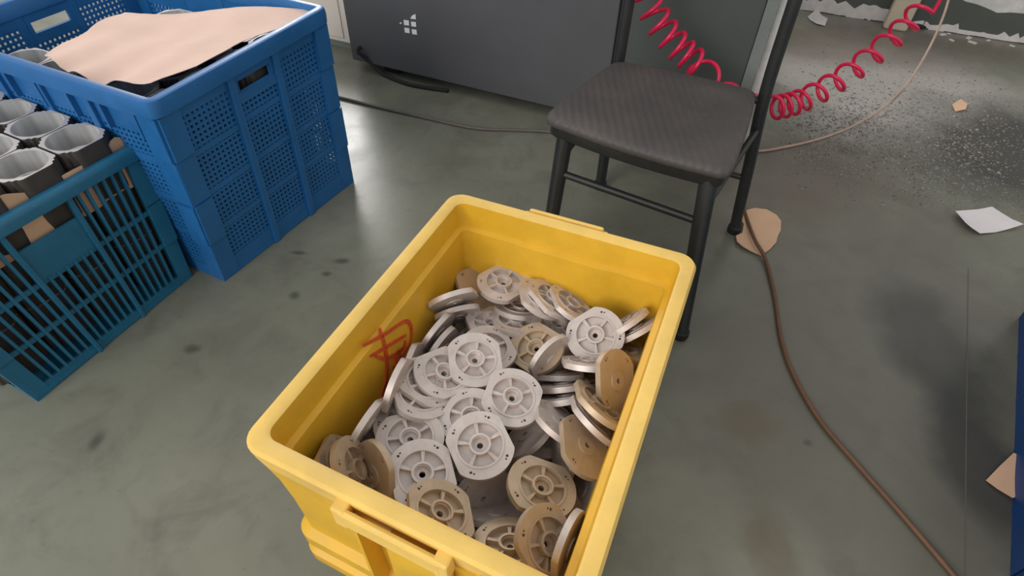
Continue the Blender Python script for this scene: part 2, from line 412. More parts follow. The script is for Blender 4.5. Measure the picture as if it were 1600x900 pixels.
# --- tall blue crate with fine mesh sides
dn = V((-.917, .40, 0)).normalized()
TN, TF = at(232, 158, .555), at(503, 10, .555); TNb, TFb = at(352, 440), at(553, 284)
TC = Crate([TNb, TFb, TFb + dn*.70, TNb + dn*.70], [TN, TF, TF + dn*.745, TN + dn*.745], .555)
tall = thing('mesh_crate', centre(TC.b), 'tall bright blue mesh crate covered with a brown paper sheet', 'crate')
rim_ring(TC, tall, MAT['blue'], .515, .555, .012, .012)
for k in range(4): post(TC, tall, MAT['blue'], k, .055, .012, .516, [.14, .27, .40])
for k in range(4):
    n = 3 if k % 2 == 0 else 4; L = TC.len(k); e = .055/L
    us = [e + (1-2*e)*i/n for i in range(n+1)]
    for u in us[1:-1]:
        mb = MB(); TC.hx(mb, k, u - .011/L, u + .011/L, .0, .516, -.006, .010); mb.build('rib', MAT['blue'], tall, bevel=.002)
    TC.hx(MB(), k, e, 1-e, .0, .05, .002, .010).build('base_band', MAT['blue'], tall)
    TC.hx(MB(), k, e, 1-e, .455, .516, .004, .008).build('top_band', MAT['blue'], tall) if k in (1, 3) else None
    for i in range(n):
        a, b = us[i] + (.011/L if i else 0), us[i+1] - (.011/L if i < n-1 else 0)
        handle = (k % 2 == 0 and i == 1)
        ztop = .455 if k in (1, 3) else .505
        if k in (0, 2): TC.hx(MB(), k, a, b, .488 if not handle else .492, .516, .003, .009).build('top_band', MAT['blue'], tall)
        if handle:
            TC.hx(MB(), k, a, a + .012/L, .462, .494, .002, .010).build('handle_frame', MAT['blue'], tall)
            TC.hx(MB(), k, b - .012/L, b, .462, .494, .002, .010).build('handle_frame', MAT['blue'], tall)
            TC.hx(MB(), k, a, b, .438, .464, -.001, .010).build('handle_lip', MAT['blue'], tall)
            ztop = .44
        mb = MB(); w = (b - a)*L; nx = max(3, round(w/.0142)); zz0, zz1 = .05, min(ztop, .488); nz = round((zz1-zz0)/.0142)
        for q in range(nx + 1):
            u = a + (b-a)*q/nx; TC.hx(mb, k, u - .0036/L, u + .0036/L, zz0, zz1, .004, .008)
        for q in range(nz + 1):
            z = zz0 + (zz1-zz0)*q/nz; h = .0036 if q % 8 else .0075
            TC.hx(mb, k, a, b, z - h, z + h, .0035 if q % 8 else .002, .0085)
        mb.build('mesh_panel', MAT['blue'], tall)
mb = MB(); mb.hexa([p + UP*.004 for p in TC.b] + [p + UP*.014 for p in TC.b]); mb.build('bottom_panel', MAT['blue'], tall)
for k in (1, 3):                                # gussets under the rim of the long sides
    for i in range(7):
        u = .08 + .84*i/6; mb = MB(); TC.hx(mb, k, u - .004, u + .004, .45, .516, -.009, .004); mb.build('gusset', MAT['blue'], tall)

# --- teal crate with upright slats
dd_ = V((math.cos(math.radians(65)), math.sin(math.radians(65)), 0)); nn_ = V((-dd_.y, dd_.x, 0))
QF = V((-.888, 1.179, .40)); QN = QF - dd_*.53
QFb = V((-.886, 1.142, 0)); QNb = V((-1.066, .725, 0))
QC = Crate([QNb, QFb, QFb + nn_*.60, QNb + nn_*.60], [QN, QF, QF + nn_*.66, QN + nn_*.66], .40)
teal = thing('slatted_crate', centre(QC.b), 'teal blue slatted crate full of motor housings beside the tall blue crate', 'crate')
rim_ring(QC, teal, MAT['teal'], .368, .40, .010, .012)
for k in range(4): post(QC, teal, MAT['teal'], k, .042, .012, .369, [.13, .25])
for k in range(4):
    n = 3 if k % 2 == 0 else 4; L = QC.len(k); e = .042/L
    us = [e + (1-2*e)*i/n for i in range(n+1)]
    for u in us[1:-1]:
        QC.hx(MB(), k, u - .006/L, u + .006/L, .0, .37, -.006, .010).build('rib', MAT['teal'], teal, bevel=.002)
    QC.hx(MB(), k, e, 1-e, .0, .028, .002, .010).build('base_band', MAT['teal'], teal)
    for z in (.125, .225):
        QC.hx(MB(), k, e, 1-e, z, z + .012, .003, .008).build('rail', MAT['teal'], teal)
    for i in range(n):
        a, b = us[i], us[i+1]; handle = (k % 2 == 0 and i == 1)
        if handle:
            QC.hx(MB(), k, a + .006/L, b - .006/L, .236, .318, .002, .007).build('handle_plate', MAT['teal'], teal)
        w = (b-a)*L; m = round(w/.0215)
        for q in range(1, m):
            u = a + (b-a)*q/m
            QC.hx(MB(), k, u - .0035/L, u + .0035/L, .026, .37 if not handle else .238, -.001, .009).build('slat', MAT['teal'], teal)
mb = MB(); mb.hexa([p + UP*.004 for p in QC.b] + [p + UP*.014 for p in QC.b]); mb.build('bottom_panel', MAT['teal'], teal)

# --- third blue crate on the right edge of the picture
RA, RB = at(1592, 497), at(1578, 900); rd = (RA - RB).normalized(); rn = V((rd.y, -rd.x, 0))
RBB = RA - rd*.80
RC = Crate([RA, RBB, RBB + rn*.5, RA + rn*.5], [RA + rd*.02 - rn*.02 + UP*.36, RBB - rd*.02 - rn*.02 + UP*.36, RBB - rd*.02 + rn*.52 + UP*.36, RA + rd*.02 + rn*.52 + UP*.36], .36)
RC.b = [RBB, RA + rd*0, RA + rn*.5, RBB + rn*.5]
RC.b = [RA, RBB, RBB + rn*.5, RA + rn*.5]
side = thing('blue_crate', centre(RC.b), 'deep blue solid crate cut off by the right edge of the picture', 'crate')
def fix_ccw(cr):
    c = cr.b; area2 = sum(c[i].x*c[(i+1)%4].y - c[(i+1)%4].x*c[i].y for i in range(4))
    if area2 < 0: cr.b.reverse(); cr.t.reverse()
fix_ccw(RC)
# keep the walls plumb on the visible face so only its foot shows
rim_ring(RC, side, MAT['navy'], .33, .36, .004, .012)
for k in range(4):
    RC.hx(MB(), k, 0, 1, .0, .335, .0, .006).build('side_wall', MAT['navy'], side)
    for i in range(1, 5):
        u = i/5; RC.hx(MB(), k, u - .008, u + .008, .0, .333, -.001, .001).build('rib', MAT['navy'], side)
mb = MB(); mb.hexa([p + UP*.002 for p in RC.b] + [p + UP*.012 for p in RC.b]); mb.build('bottom_panel', MAT['navy'], side)

# ------------------------------------------------------------------ motor housings
def housing_meshes(S=.116, H=.13, rb=.0535):
    N = 64; out = []
    for i in range(N):
        a = 2*math.pi*i/N; c, s_ = math.cos(a), math.sin(a)
        r = (S/2) / max(abs(c), abs(s_))
        r = min(r, .066 + .004*math.cos(4*a)*0)
        k = abs(math.cos(2*a))                  # 0 on the diagonals
        if k < .38: r = min(r, .0655); r = r - (.0035 if .16 < k < .30 else 0)
        out.append((c*r, s_*r))
    bore = [(math.cos(2*math.pi*i/N)*rb, math.sin(2*math.pi*i/N)*rb) for i in range(N)]
    body = MB()
    R = [[V((x, y, z)) for x, y in out] for z in (0, H - .002)] + [[V((x*.985, y*.985, H)) for x, y in out]]
    body.loft(R, False, False)
    body.loft([[V((x, y, 0)) for x, y in out], [V((x*1.01, y*1.01, 0)) for x, y in bore]], False, False)
    face = MB(); face.loft([[V((x*.985, y*.985, H)) for x, y in out], [V((x, y, H)) for x, y in bore]], False, False)
    bm = MB(); bm.loft([[V((x, y, H)) for x, y in bore], [V((x, y, H-.05)) for x, y in bore], [V((x*.96, y*.96, H-.052)) for x, y in bore], [V((x*.96, y*.96, .0)) for x, y in bore]], False, False)
    return (body.mesh('housing_body', MAT['dark_cast'], 30), face.mesh('machined_face', MAT['mach_face']), bm.mesh('bore', MAT['bore'], 30))
HM = housing_meshes()
def housing(p, rz, label, group):
    h = thing('motor_housing', p, label, 'motor housing', group); h.rotation_euler = (0, 0, rz)
    for nm, me in zip(('housing_body', 'machined_face', 'bore'), HM):
        o = bpy.data.objects.new(nm, me); COL.objects.link(o); o.parent = h
    return h
rz65 = math.radians(65)
ORD = ['first', 'second', 'third', 'fourth', 'fifth']
hz = .31
h0 = V((-.988, 1.128, hz))
for r in range(4):
    for c_ in range(5):
        p = h0 - dd_*(.1195*r) + nn_*(.1175*c_)
        row = ['row beside the tall crate', 'second row', 'third row', 'row farthest from the tall crate'][r]
        housing(p, rz65, 'motor housing in the teal crate, %s, %s from the right' % (row, ORD[c_]), 'motor housings in the teal crate')
        housing(p - UP*.1345, rz65, 'motor housing in the lower layer of the teal crate, seen only through the slats', 'lower housings in the teal crate')
        housing(p - UP*.2690, rz65, 'motor housing in the lower layer of the teal crate, seen only through the slats', 'lower housings in the teal crate')
dt_ = (TF - TN).normalized(); nt_ = V((-dt_.y, dt_.x, 0)); rzt = math.atan2(dt_.y, dt_.x)
h1 = TN + dt_*.100 + nt_*.084
for r in range(4):
    for c_ in range(6):
        p = V((h1.x, h1.y, 0)) + dt_*(.1195*r) + nt_*(.1175*c_)
        lab = 'motor housing in the tall blue crate, %s row, %s from the right' % (['nearest', 'second', 'third', 'farthest'][r], (ORD + ['sixth'])[c_])
        if c_ < (5 if r == 0 else 4): housing(p + UP*.36, rzt, lab, 'top layer of housings in the tall blue crate')
        for lz, sh in ((.2255, .028), (.091, .045)):
            if r in (0, 3) or c_ in (0,):
                housing(p + UP*lz + nt_*sh + dt_*.008, rzt, 'motor housing in a lower layer of the tall blue crate, seen only through the mesh', 'lower housings in the tall blue crate')

# ------------------------------------------------------------------ papers
def sheet(name, grid, thick, mat, root=None, smooth=60):
    mb = MB(); nr, nc = len(grid), len(grid[0]); top = [p for r in grid for p in r]
    pts = top + [p - UP*thick for p in top]; o = nr*nc; F = []
    for i in range(nr-1):
        for j_ in range(nc-1):
            a = i*nc + j_; F += [(a, a+1, a+nc+1, a+nc), (o+a+nc, o+a+nc+1, o+a+1, o+a)]
    bd = [(0, j_) for j_ in range(nc)] + [(i, nc-1) for i in range(1, nr)] + [(nr-1, j_) for j_ in range(nc-2, -1, -1)] + [(i, 0) for i in range(nr-2, 0, -1)]
    idx = [i*nc + j_ for i, j_ in bd]
    for a, b in zip(idx, idx[1:] + idx[:1]): F.append((a, a+o, b+o, b))
    mb.add(pts, F); return mb.build(name, mat, root, smooth=smooth)
rs = random.Random(11)
def coons(c00, c10, c11, c01, nu, nv, zf, jag=.0, bow=V((0, 0, 0)), bow2=V((0, 0, 0))):
    g = []
    for i in range(nv+1):
        row = []
        for j_ in range(nu+1):
            u, v = j_/nu, i/nv
            p = c00.lerp(c10, u).lerp(c01.lerp(c11, u), v)
            if i in (0, nv) or j_ in (0, nu): p = p + V((rs.uniform(-jag, jag), rs.uniform(-jag, jag), 0))
            p = p + UP*zf(u, v) + bow*(math.sin(math.pi*u)*(1-v)**2) + bow2*(math.sin(math.pi*v)*u**2); row.append(p)
        g.append(row)
    return g
# big pale sheet on the tall crate
ks = coons(at(72, 92, .503), at(240, 140, .532), at(486, 19, .535), at(196, 21, .503), 26, 18,
           lambda u, v: .006 + .006*math.sin(u*7 + v*3) + .004*math.sin(v*11 - u*4) + .012*(max(0, .16 - v)/.16)*math.sin(u*9 + .5)**2 - .004*math.sin(u*23)*(1-v), .0015, -dd_*.035, -nn_*.014)
tag(sheet('kraft_sheet', ks, .0012, MAT['kraft_pale']), 'large pale brown paper sheet covering the tall blue crate', 'paper')
# kraft liner standing inside the right wall of the teal crate
def liner(u, v):
    bump = .030*math.exp(-((u-.42)/.13)**2) + .028*math.exp(-((u-.97)/.05)**2) + .012*math.exp(-((u-.75)/.08)**2) + .003*math.sin(u*31)
    z = .30 + (.098 + bump)*v
    return QC.pt(0, .03 + .94*u, min(z, .399), .017 + .004*math.sin(u*15)*v) + UP*max(0, z - .399)
g = [[liner(j_/40, i/8) for j_ in range(41)] for i in range(9)]
mb = MB()
for sgn in (0,):
    nr, nc = 9, 41; F = []
    pts = [p for r in g for p in r]; nrm = V((-dd_.y, dd_.x, 0))*.0012
    pts2 = [p + nrm for p in pts]; o_ = nr*nc
    for i in range(nr-1):
        for j_ in range(nc-1):
            a = i*nc+j_; F += [(a, a+1, a+nc+1, a+nc), (o_+a+nc, o_+a+nc+1, o_+a+1, o_+a)]
    for j_ in range(nc-1):
        a = (nr-1)*nc + j_; F.append((a, a+1, o_+a+1, o_+a)); F.append((j_+1, j_, o_+j_, o_+j_+1))
    mb.add(pts + pts2, F)
tag(mb.build('kraft_liner', MAT['kraft'], smooth=60), 'brown paper liner tucked along the inside wall of the teal crate', 'paper')

def flat_scrap(name, px, z, thick, mat, lift=None):
    P = [at(x, y, z) for x, y in px]; c = sum(P, V((0, 0, 0)))/len(P)
    mb = MB(); n = len(P); lift = lift or [0]*n
    top = [p + UP*lift[i] for i, p in enumerate(P)]
    mid = [c.lerp(p, .5) + UP*lift[i]*.3 for i, p in enumerate(P)]
    pts = top + mid + [c] + [p - UP*thick for p in top]; F = []
    for i in range(n):
        j_ = (i+1) % n; F += [(i, j_, n+j_, n+i), (n+i, n+j_, 2*n), (i, 2*n+1+i, 2*n+1+j_, j_)]
    F.append(tuple(2*n+1+i for i in reversed(range(n))))
    mb.add(pts, F); return mb.build(name, mat, smooth=50)
cz = lambda x, y: (1050 + x*.3444, 280 + y*.3444)
pp = [cz(*p) for p in [(1277, 157), (1330, 147), (1390, 136), (1452, 124), (1490, 152), (1535, 186), (1583, 219), (1530, 228), (1470, 240), (1395, 249), (1350, 232), (1320, 210), (1296, 182)]]
tag(flat_scrap('paper_sheet', pp, .004, .0015, MAT['paper'], [.012, .006, 0, 0, .002, .006, .014, .004, 0, .004, .012, .014, .014]), 'white sheet of paper with curled corners on the dark oily floor', 'paper')
pc = [cz(*p) for p in [(318, 150), (370, 141), (425, 150), (470, 170), (492, 195), (492, 235), (478, 262), (472, 288), (445, 318), (405, 344), (360, 330), (322, 312), (292, 290), (288, 262), (318, 245), (325, 205), (308, 175)]]
card = tag(flat_scrap('cardboard_scrap', pc, .005, .003, MAT['kraft'], [.004, .010, .012, .008, .006, .004, .003, .002, .002, 0, .004, .006, .008, .006, .002, .002, .003]), 'round torn scrap of brown cardboard by the chair leg', 'cardboard')
pr = [(1541, 750), (1562, 728), (1582, 709), (1612, 716), (1618, 766), (1581, 779), (1558, 764)]
tag(flat_scrap('paper_scrap', pr, .006, .0015, MAT['kraft'], [0, .002, .004, 0, 0, .004, .002]), 'creased brown paper scrap beside the deep blue crate', 'paper')
pe = [(1262, 26), (1276, 15), (1284, 24), (1293, 30), (1289, 40), (1276, 38), (1266, 31)]
tag(flat_scrap('torn_paper', pe, .004, .0015, MAT['flake'], [0, .006, 0, .004, 0, .004, 0]), 'small torn cream paper scrap on the floor near the back wall', 'paper')
pe = [(1488, 163), (1500, 156), (1512, 162), (1508, 172), (1493, 174)]
tag(flat_scrap('tape_scrap', pe, .004, .0015, MAT['kraft'], [0, .004, 0, .004, 0]), 'small pinkish tape scrap on the grey concrete', 'scrap')

# ------------------------------------------------------------------ cables and hose
def cable(name, pts, r, mat, label, cat='cable', n=10):
    return tag(MB().tube(spline(pts, n), r, 8).build(name, mat, smooth=50), label, cat)
cable('floor_cable', [at(1160, 318, .008), at(1168, 345, .010), at(1180, 376, .020), at(1196, 405, .010), at(1210, 460, .006), at(1221, 530, .006), at(1240, 585, .006), at(1280, 655, .006), at(1340, 726, .006), at(1410, 805, .006), at(1495, 905, .006), at(1530, 950, .006)], .0055, MAT['cable_brown'], 'brown cable snaking across the floor over the cardboard scrap')
cable('power_cord', [aty(1492, -40, 2.75), aty(1476, 20, 2.62), aty(1452, 75, 2.5), at(1420, 128, .16), at(1385, 165, .06), at(1330, 198, .012), at(1280, 217, .006), at(1225, 230, .006), at(1180, 236, .006), at(1120, 230, .006)], .0048, MAT['cable_tan'], 'thin tan cord hanging down to the floor right of the red coil', 'cord')
cable('ground_cable', [at(470, 140, .006), at(530, 152, .006), at(590, 167, .006), at(660, 183, .006), at(740, 200, .006), at(800, 203, .006), at(860, 206, .006), at(900, 215, .006), at(980, 222, .006)], .006, MAT['cable_grey'], 'grey cable lying on the floor in front of the machine')

hp = [aty(985, -110, 1.78), aty(1006, -20, 1.76), aty(1030, 35, 1.74), aty(1062, 75, 1.72), aty(1092, 104, 1.70), aty(1130, 145, 1.72), aty(1170, 166, 1.76), aty(1210, 168, 1.80), aty(1250, 158, 1.84), aty(1300, 132, 1.90), aty(1350, 97, 1.96), aty(1400, 55, 2.02), aty(1442, 14, 2.06)]
cen = spline(hp, 60); acc = [0.0]
for a, b in zip(cen, cen[1:]): acc.append(acc[-1] + (b-a).length)
nodes = [(0, 0), (60, 3), (240, 9.6), (420, 13), (480, 16), (540, 18), (720, 23.2)]     # turns wound by each control index
def turns(i):
    for (a, ta), (b, tb) in zip(nodes, nodes[1:]):
        if a <= i <= b: return ta + (tb-ta)*(i-a)/(b-a)
    return nodes[-1][1]
path = []
for i in range(len(cen)):
    i0, i1 = max(i-20, 0), min(i+20, len(cen)-1); tg = (cen[i1]-cen[i0]).normalized()
    s1 = tg.cross(UP).normalized(); s2 = s1.cross(tg)
    sub = 1
    th = -2*math.pi*turns(i) + 1.2
    path.append(cen[i] + (s1*math.cos(th) + s2*math.sin(th))*.036)
fine = spline(path, 3)
end = fine[-1]
fine += [end + V((.004, .004, .03)), end + V((.006, .006, .08)), end + V((.008, .006, .30))]
hose = thing('coiled_air_hose', (cen[360].x, cen[360].y, 0), 'red coiled air hose hanging behind the chair', 'hose')
MB().tube(fine, .0062, 8).build('coil', MAT['red_hose'], hose, smooth=60)
MB().tube([end + V((.008, .006, .28)), end + V((.008, .006, .34))], .010, 10).build('fitting', MAT['bore'], hose, smooth=40)

# ------------------------------------------------------------------ chair
RLf, RRf, FRf = at(937, 293), at(1146, 362), at(1062, 525)
FLf = at(848, 428)
sw = (RRf - RLf).normalized(); sdv = V((-sw.y, sw.x, 0))           # sideways; backwards
chair = thing('chair', centre([RLf, RRf, FRf, FLf]), 'black metal chair with a dark woven seat behind the yellow box', 'chair')
S_FL, S_FR, S_BR, S_BL = at(846, 184, .445), at(1142, 276, .445), at(1184, 143, .445), at(962, 95, .445)
def seat_ring(z, off):
    C4 = [S_FL, S_FR, S_BR, S_BL]; c = sum(C4, V((0, 0, 0)))/4; out = []
    for k in range(4):
        A = C4[k]; P = C4[k-1]; N = C4[(k+1) % 4]
        d0 = (A-P).normalized(); d1 = (N-A).normalized(); n0 = V((d0.y, -d0.x, 0)); n1 = V((d1.y, -d1.x, 0)); r = .04
        bow = [.012, .004, .006, .004][k]
        C0 = A - d0*r; C1 = A + d1*r
        for q in range(6):
            f = q/5; p = C0.lerp(A, f).lerp(A.lerp(C1, f), f) + (n0+n1)*off*.7; out.append(V((p.x, p.y, z)))
        for q in range(1, 8):
            f = q/8; p = C1.lerp(N - d1*r, f) + n1*(bow*math.sin(math.pi*f) + off); out.append(V((p.x, p.y, z)))
    return out
mb = MB(); cs = (S_FL+S_FR+S_BR+S_BL)/4
def scaled(ring, f, z): return [V((cs.x + (p.x-cs.x)*f, cs.y + (p.y-cs.y)*f, z)) for p in ring]
r0 = seat_ring(.43, 0)
mb.loft([scaled(r0, .97, .424), scaled(r0, 1.0, .430), scaled(r0, 1.004, .440), scaled(r0, .985, .449), scaled(r0, .94, .453), scaled(r0, .7, .452), scaled(r0, .35, .449), scaled(r0, .06, .448)])
mb.build('seat', MAT['seat'], chair, smooth=60)
mb = MB(); mb.loft([scaled(r0, .95, .398), scaled(r0, .96, .402), scaled(r0, .96, .425), scaled(r0, .90, .425), scaled(r0, .90, .398)] + [scaled(r0, .95, .398)], False, False)
mb.build('seat_frame', MAT['black'], chair, smooth=40)
def leg(p, q, r0_, r1_, nm='leg'):
    o = MB().tube([p, p.lerp(q, .5), q], [r0_, (r0_+r1_)/2, r1_], 14).build(nm, MAT['black'], chair, smooth=50); return o
def toseat(P, f=.93, z=.41): return V((cs.x + (P.x-cs.x)*f, cs.y + (P.y-cs.y)*f, z))
eF = S_FR - S_FL
lFL = (FLf + UP*.012, V((S_FL.x, S_FL.y, .41)) + V((eF.x, eF.y, 0))*.12 + sdv*.03); lFR = (FRf + UP*.012, V((S_FR.x, S_FR.y, .41)) - V((eF.x, eF.y, 0))*.10 + sdv*.03)
leg(*lFL, .017, .0205); leg(*lFR, .018, .0215)
PB = at(1197, 142, .445); gRR = V((PB.x, PB.y, 0))
tRR = RRf.lerp(gRR, 1.3) + UP*.95 + sdv*.01; tRL = RLf + UP*.95 + sdv*.01
kRR = gRR + UP*.445; kRL = RLf.lerp(V((S_BL.x, S_BL.y, 0)), .3) + UP*.45
for f_, k_, t_ in ((RRf, kRR, tRR), (RLf, kRL, tRL)):
    MB().tube(spline([f_ + UP*.012, f_.lerp(k_, .5) + UP*.006, k_, k_.lerp(t_, .5) - sdv*.004, t_], 6), .0165, 14).build('back_post', MAT['black'], chair, smooth=50)
for p in (FLf, FRf, RRf, RLf):
    mb = MB(); mb.loft([[p + V((math.cos(a*.5236), math.sin(a*.5236), 0))*r + UP*z for a in range(12)] for r, z in ((.019, 0), (.021, .005), (.021, .022), (.017, .026))]); mb.build('foot_cap', MAT['rubber'], chair, smooth=40)
def bar(a, b, r=.010, nm='stretcher'): return MB().tube([a, b], r, 12).build(nm, MAT['black'], chair, smooth=50)
def on(l, z): p, q = l; return p.lerp(q, (z - p.z)/(q.z - p.z))
bar(on(lFL, .305), on(lFR, .305), .0095)
bar(on(lFR, .335), RRf.lerp(kRR, .76), .009); bar(on(lFL, .345), RLf.lerp(kRL, .8), .009)
bar(RLf.lerp(kRL, .42), RRf.lerp(kRR, .42), .009)
bar(kRL - UP*.03, kRR - UP*.03, .010, 'seat_rail')
bar(tRL, tRR, .0165, 'top_rail')
mb = MB(); A, B = kRL.lerp(tRL, .62), kRR.lerp(tRR, .62)
mb.hexa([A, B, B + sdv*.012, A + sdv*.012, tRL - UP*.01, tRR - UP*.01, tRR - UP*.01 + sdv*.012, tRL - UP*.01 + sdv*.012]); mb.build('backrest', MAT['seat'], chair, bevel=.004)

# ------------------------------------------------------------------ yellow box
YR = .494
YC = [at(367, 692, YR), at(917.5, 972, YR), at(1094, 401, YR), at(708, 297, YR)]     # front-left, front-right, back-right, back-left
YW, YL = .47, .60
def ymap(x, y, z):                             # box metres (x across, y along) -> world
    u, v = x/YW + .5, y/YL + .5
    p = YC[0].lerp(YC[1], u).lerp(YC[3].lerp(YC[2], u), v); return V((p.x, p.y, z))
box = thing('yellow_box', centre(YC), 'scuffed yellow plastic box filled with cast metal end covers', 'box')
def yring(ins, z, r=.03, ns=8, panel=0.0):
    hx, hy = YW/2 - ins, YL/2 - ins; r = max(.006, r - ins*.5); out = []
    for cx, cy, a0 in ((hx-r, -hy+r, -90), (hx-r, hy-r, 0), (-hx+r, hy-r, 90), (-hx+r, -hy+r, 180)):
        for q in range(7):
            a = math.radians(a0 + 90*q/6); out.append((cx + r*math.cos(a), cy + r*math.sin(a)))
        nx = out[-1]
    # insert straight-side points so panels can bow
    full = []
    for i, p in enumerate(out):
        full.append(p); n_ = out[(i+1) % len(out)]
        if i % 7 == 6:
            for q in range(1, ns*2):
                f = q/(ns*2); full.append((p[0] + (n_[0]-p[0])*f, p[1] + (n_[1]-p[1])*f))
    res = []
    for x, y in full:
        if panel and abs(y) > hy - .004 and abs(x) < .085: y -= math.copysign(panel, y)
        res.append(ymap(x, y, z))
    return res
prof = [(.034, .0, 0), (.026, .090, 0), (.008, .116, 0), (.004, .128, 0), (.004, .154, 0), (.018, .164, 0), (.018, .182, 0), (.006, .191, 0), (.006, .220, 0), (.019, .232, 0), (.0165, .33, 0), (.012, .40, 0), (.006, .445, 0), (.002, .470, 0), (.0, .488, 0), (.004, YR, 0),
        (.020, YR, 0), (.025, YR - .003, 0), (.029, .443, .002), (.038, .439, .003), (.043, .36, .004), (.055, .205, .004), (.06, .20, 0)]
rings = [yring(i, z, panel=p) for i, z, p in prof]
MB().loft(rings[:13], True, False).build('outer_wall', MAT['yellow'], box, smooth=38)
MB().loft(rings[12:18], False, False).build('rim', MAT['yellow_worn'], box, smooth=38)['label'] = 'pale scuffed rim'
inw = MB().loft(rings[17:], False, True).build('inner_wall', MAT['yellow'], box, smooth=38)
def yhx(mb, x0, x1, y0, y1, z0, z1):
    return mb.hexa([ymap(x0,y0,z0), ymap(x1,y0,z0), ymap(x1,y1,z0), ymap(x0,y1,z0), ymap(x0,y0,z1), ymap(x1,y0,z1), ymap(x1,y1,z1), ymap(x0,y1,z1)])
def gx(px, py):                                # position along the front edge seen at this pixel
    f0, f1 = ymap(-YW/2, -YL/2 - .012, .48), ymap(YW/2, -YL/2 - .012, .48); best = min(range(201), key=lambda i: abs(((f0.lerp(f1, i/200) - CO).dot(CR)/(f0.lerp(f1, i/200) - CO).dot(CF))*FPX + 800 - px))
    return -YW/2 + YW*best/200
GX0, GX1 = gx(538, 795), gx(674, 864)
for sg in (-1, 1):                             # moulded grips on both ends
    e = sg*YL/2
    def Yo(o): return e + sg*o
    a, b = (GX0, GX1) if sg < 0 else (-.07, .05)
    rz = 0 if sg < 0 else .009
    lo, hi = sorted((Yo(.005), Yo(.015)))
    yhx(MB(), a - .012, b + .012, lo, hi, .446, .482 + rz).build('grip_bar', MAT['yellow_worn'], box, bevel=.0045)
    lo, hi = sorted((Yo(-.004), Yo(.0145)))
    yhx(MB(), a - .020, a, lo, hi, .440, .4825).build('grip_end', MAT['yellow_worn'], box, bevel=.003)
    yhx(MB(), b, b + .020, lo, hi, .440, .4825).build('grip_end', MAT['yellow_worn'], box, bevel=.003)
    lo, hi = sorted((Yo(-.014), Yo(.013)))
    yhx(MB(), a + .05, b + .012, lo, hi, .12, .454).build('grip_panel', MAT['yellow'], box, bevel=.006)
    lo, hi = sorted((Yo(-.02), Yo(.011)))
    for x in (a + .006, b + .05):
        yhx(MB(), x - .0025, x + .0025, lo, hi, .10, .457).build('gusset', MAT['yellow'], box)
# red brush marks on the inside of the left wall
la, lb = ymap(-YW/2 + .040, -.25, .42), ymap(-YW/2 + .040, .25, .42); lc = ymap(-YW/2 + .0545, -.25, .22)
ln = (lb - la).cross(lc - la).normalized()
if ln.dot(V((1, 0, 0))) < 0: ln = -ln
def stroke(pts, w):
    P = spline([onplane(x, y, la + ln*.0012, ln) for x, y in pts], 5); mb = MB(); L, R = [], []
    for i, p in enumerate(P):
        tg = (P[min(i+1, len(P)-1)] - P[max(i-1, 0)]).normalized(); s_ = tg.cross(ln)*w*.5*(.7 + .5*math.sin(3.1*i/len(P)))
        L.append(p - s_); R.append(p + s_)
    for i in range(len(P)-1): mb.hexa([L[i]-ln*.003, L[i+1]-ln*.003, R[i+1]-ln*.003, R[i]-ln*.003, L[i], L[i+1], R[i+1], R[i]])
    return mb
for pts, w in (([(568, 541), (600, 524), (637, 502), (643, 530), (622, 568)], .006), ([(594, 514), (603, 545), (606, 580), (602, 632)], .007), ([(579, 557), (605, 542), (635, 524)], .006), ([(586, 556), (606, 560), (630, 545), (634, 532)], .006), ([(620, 550), (624, 566), (616, 576)], .016), ([(606, 590), (601, 612), (598, 636)], .010)):
    stroke(pts, w).build('red_mark', MAT['red_ink'], inw)

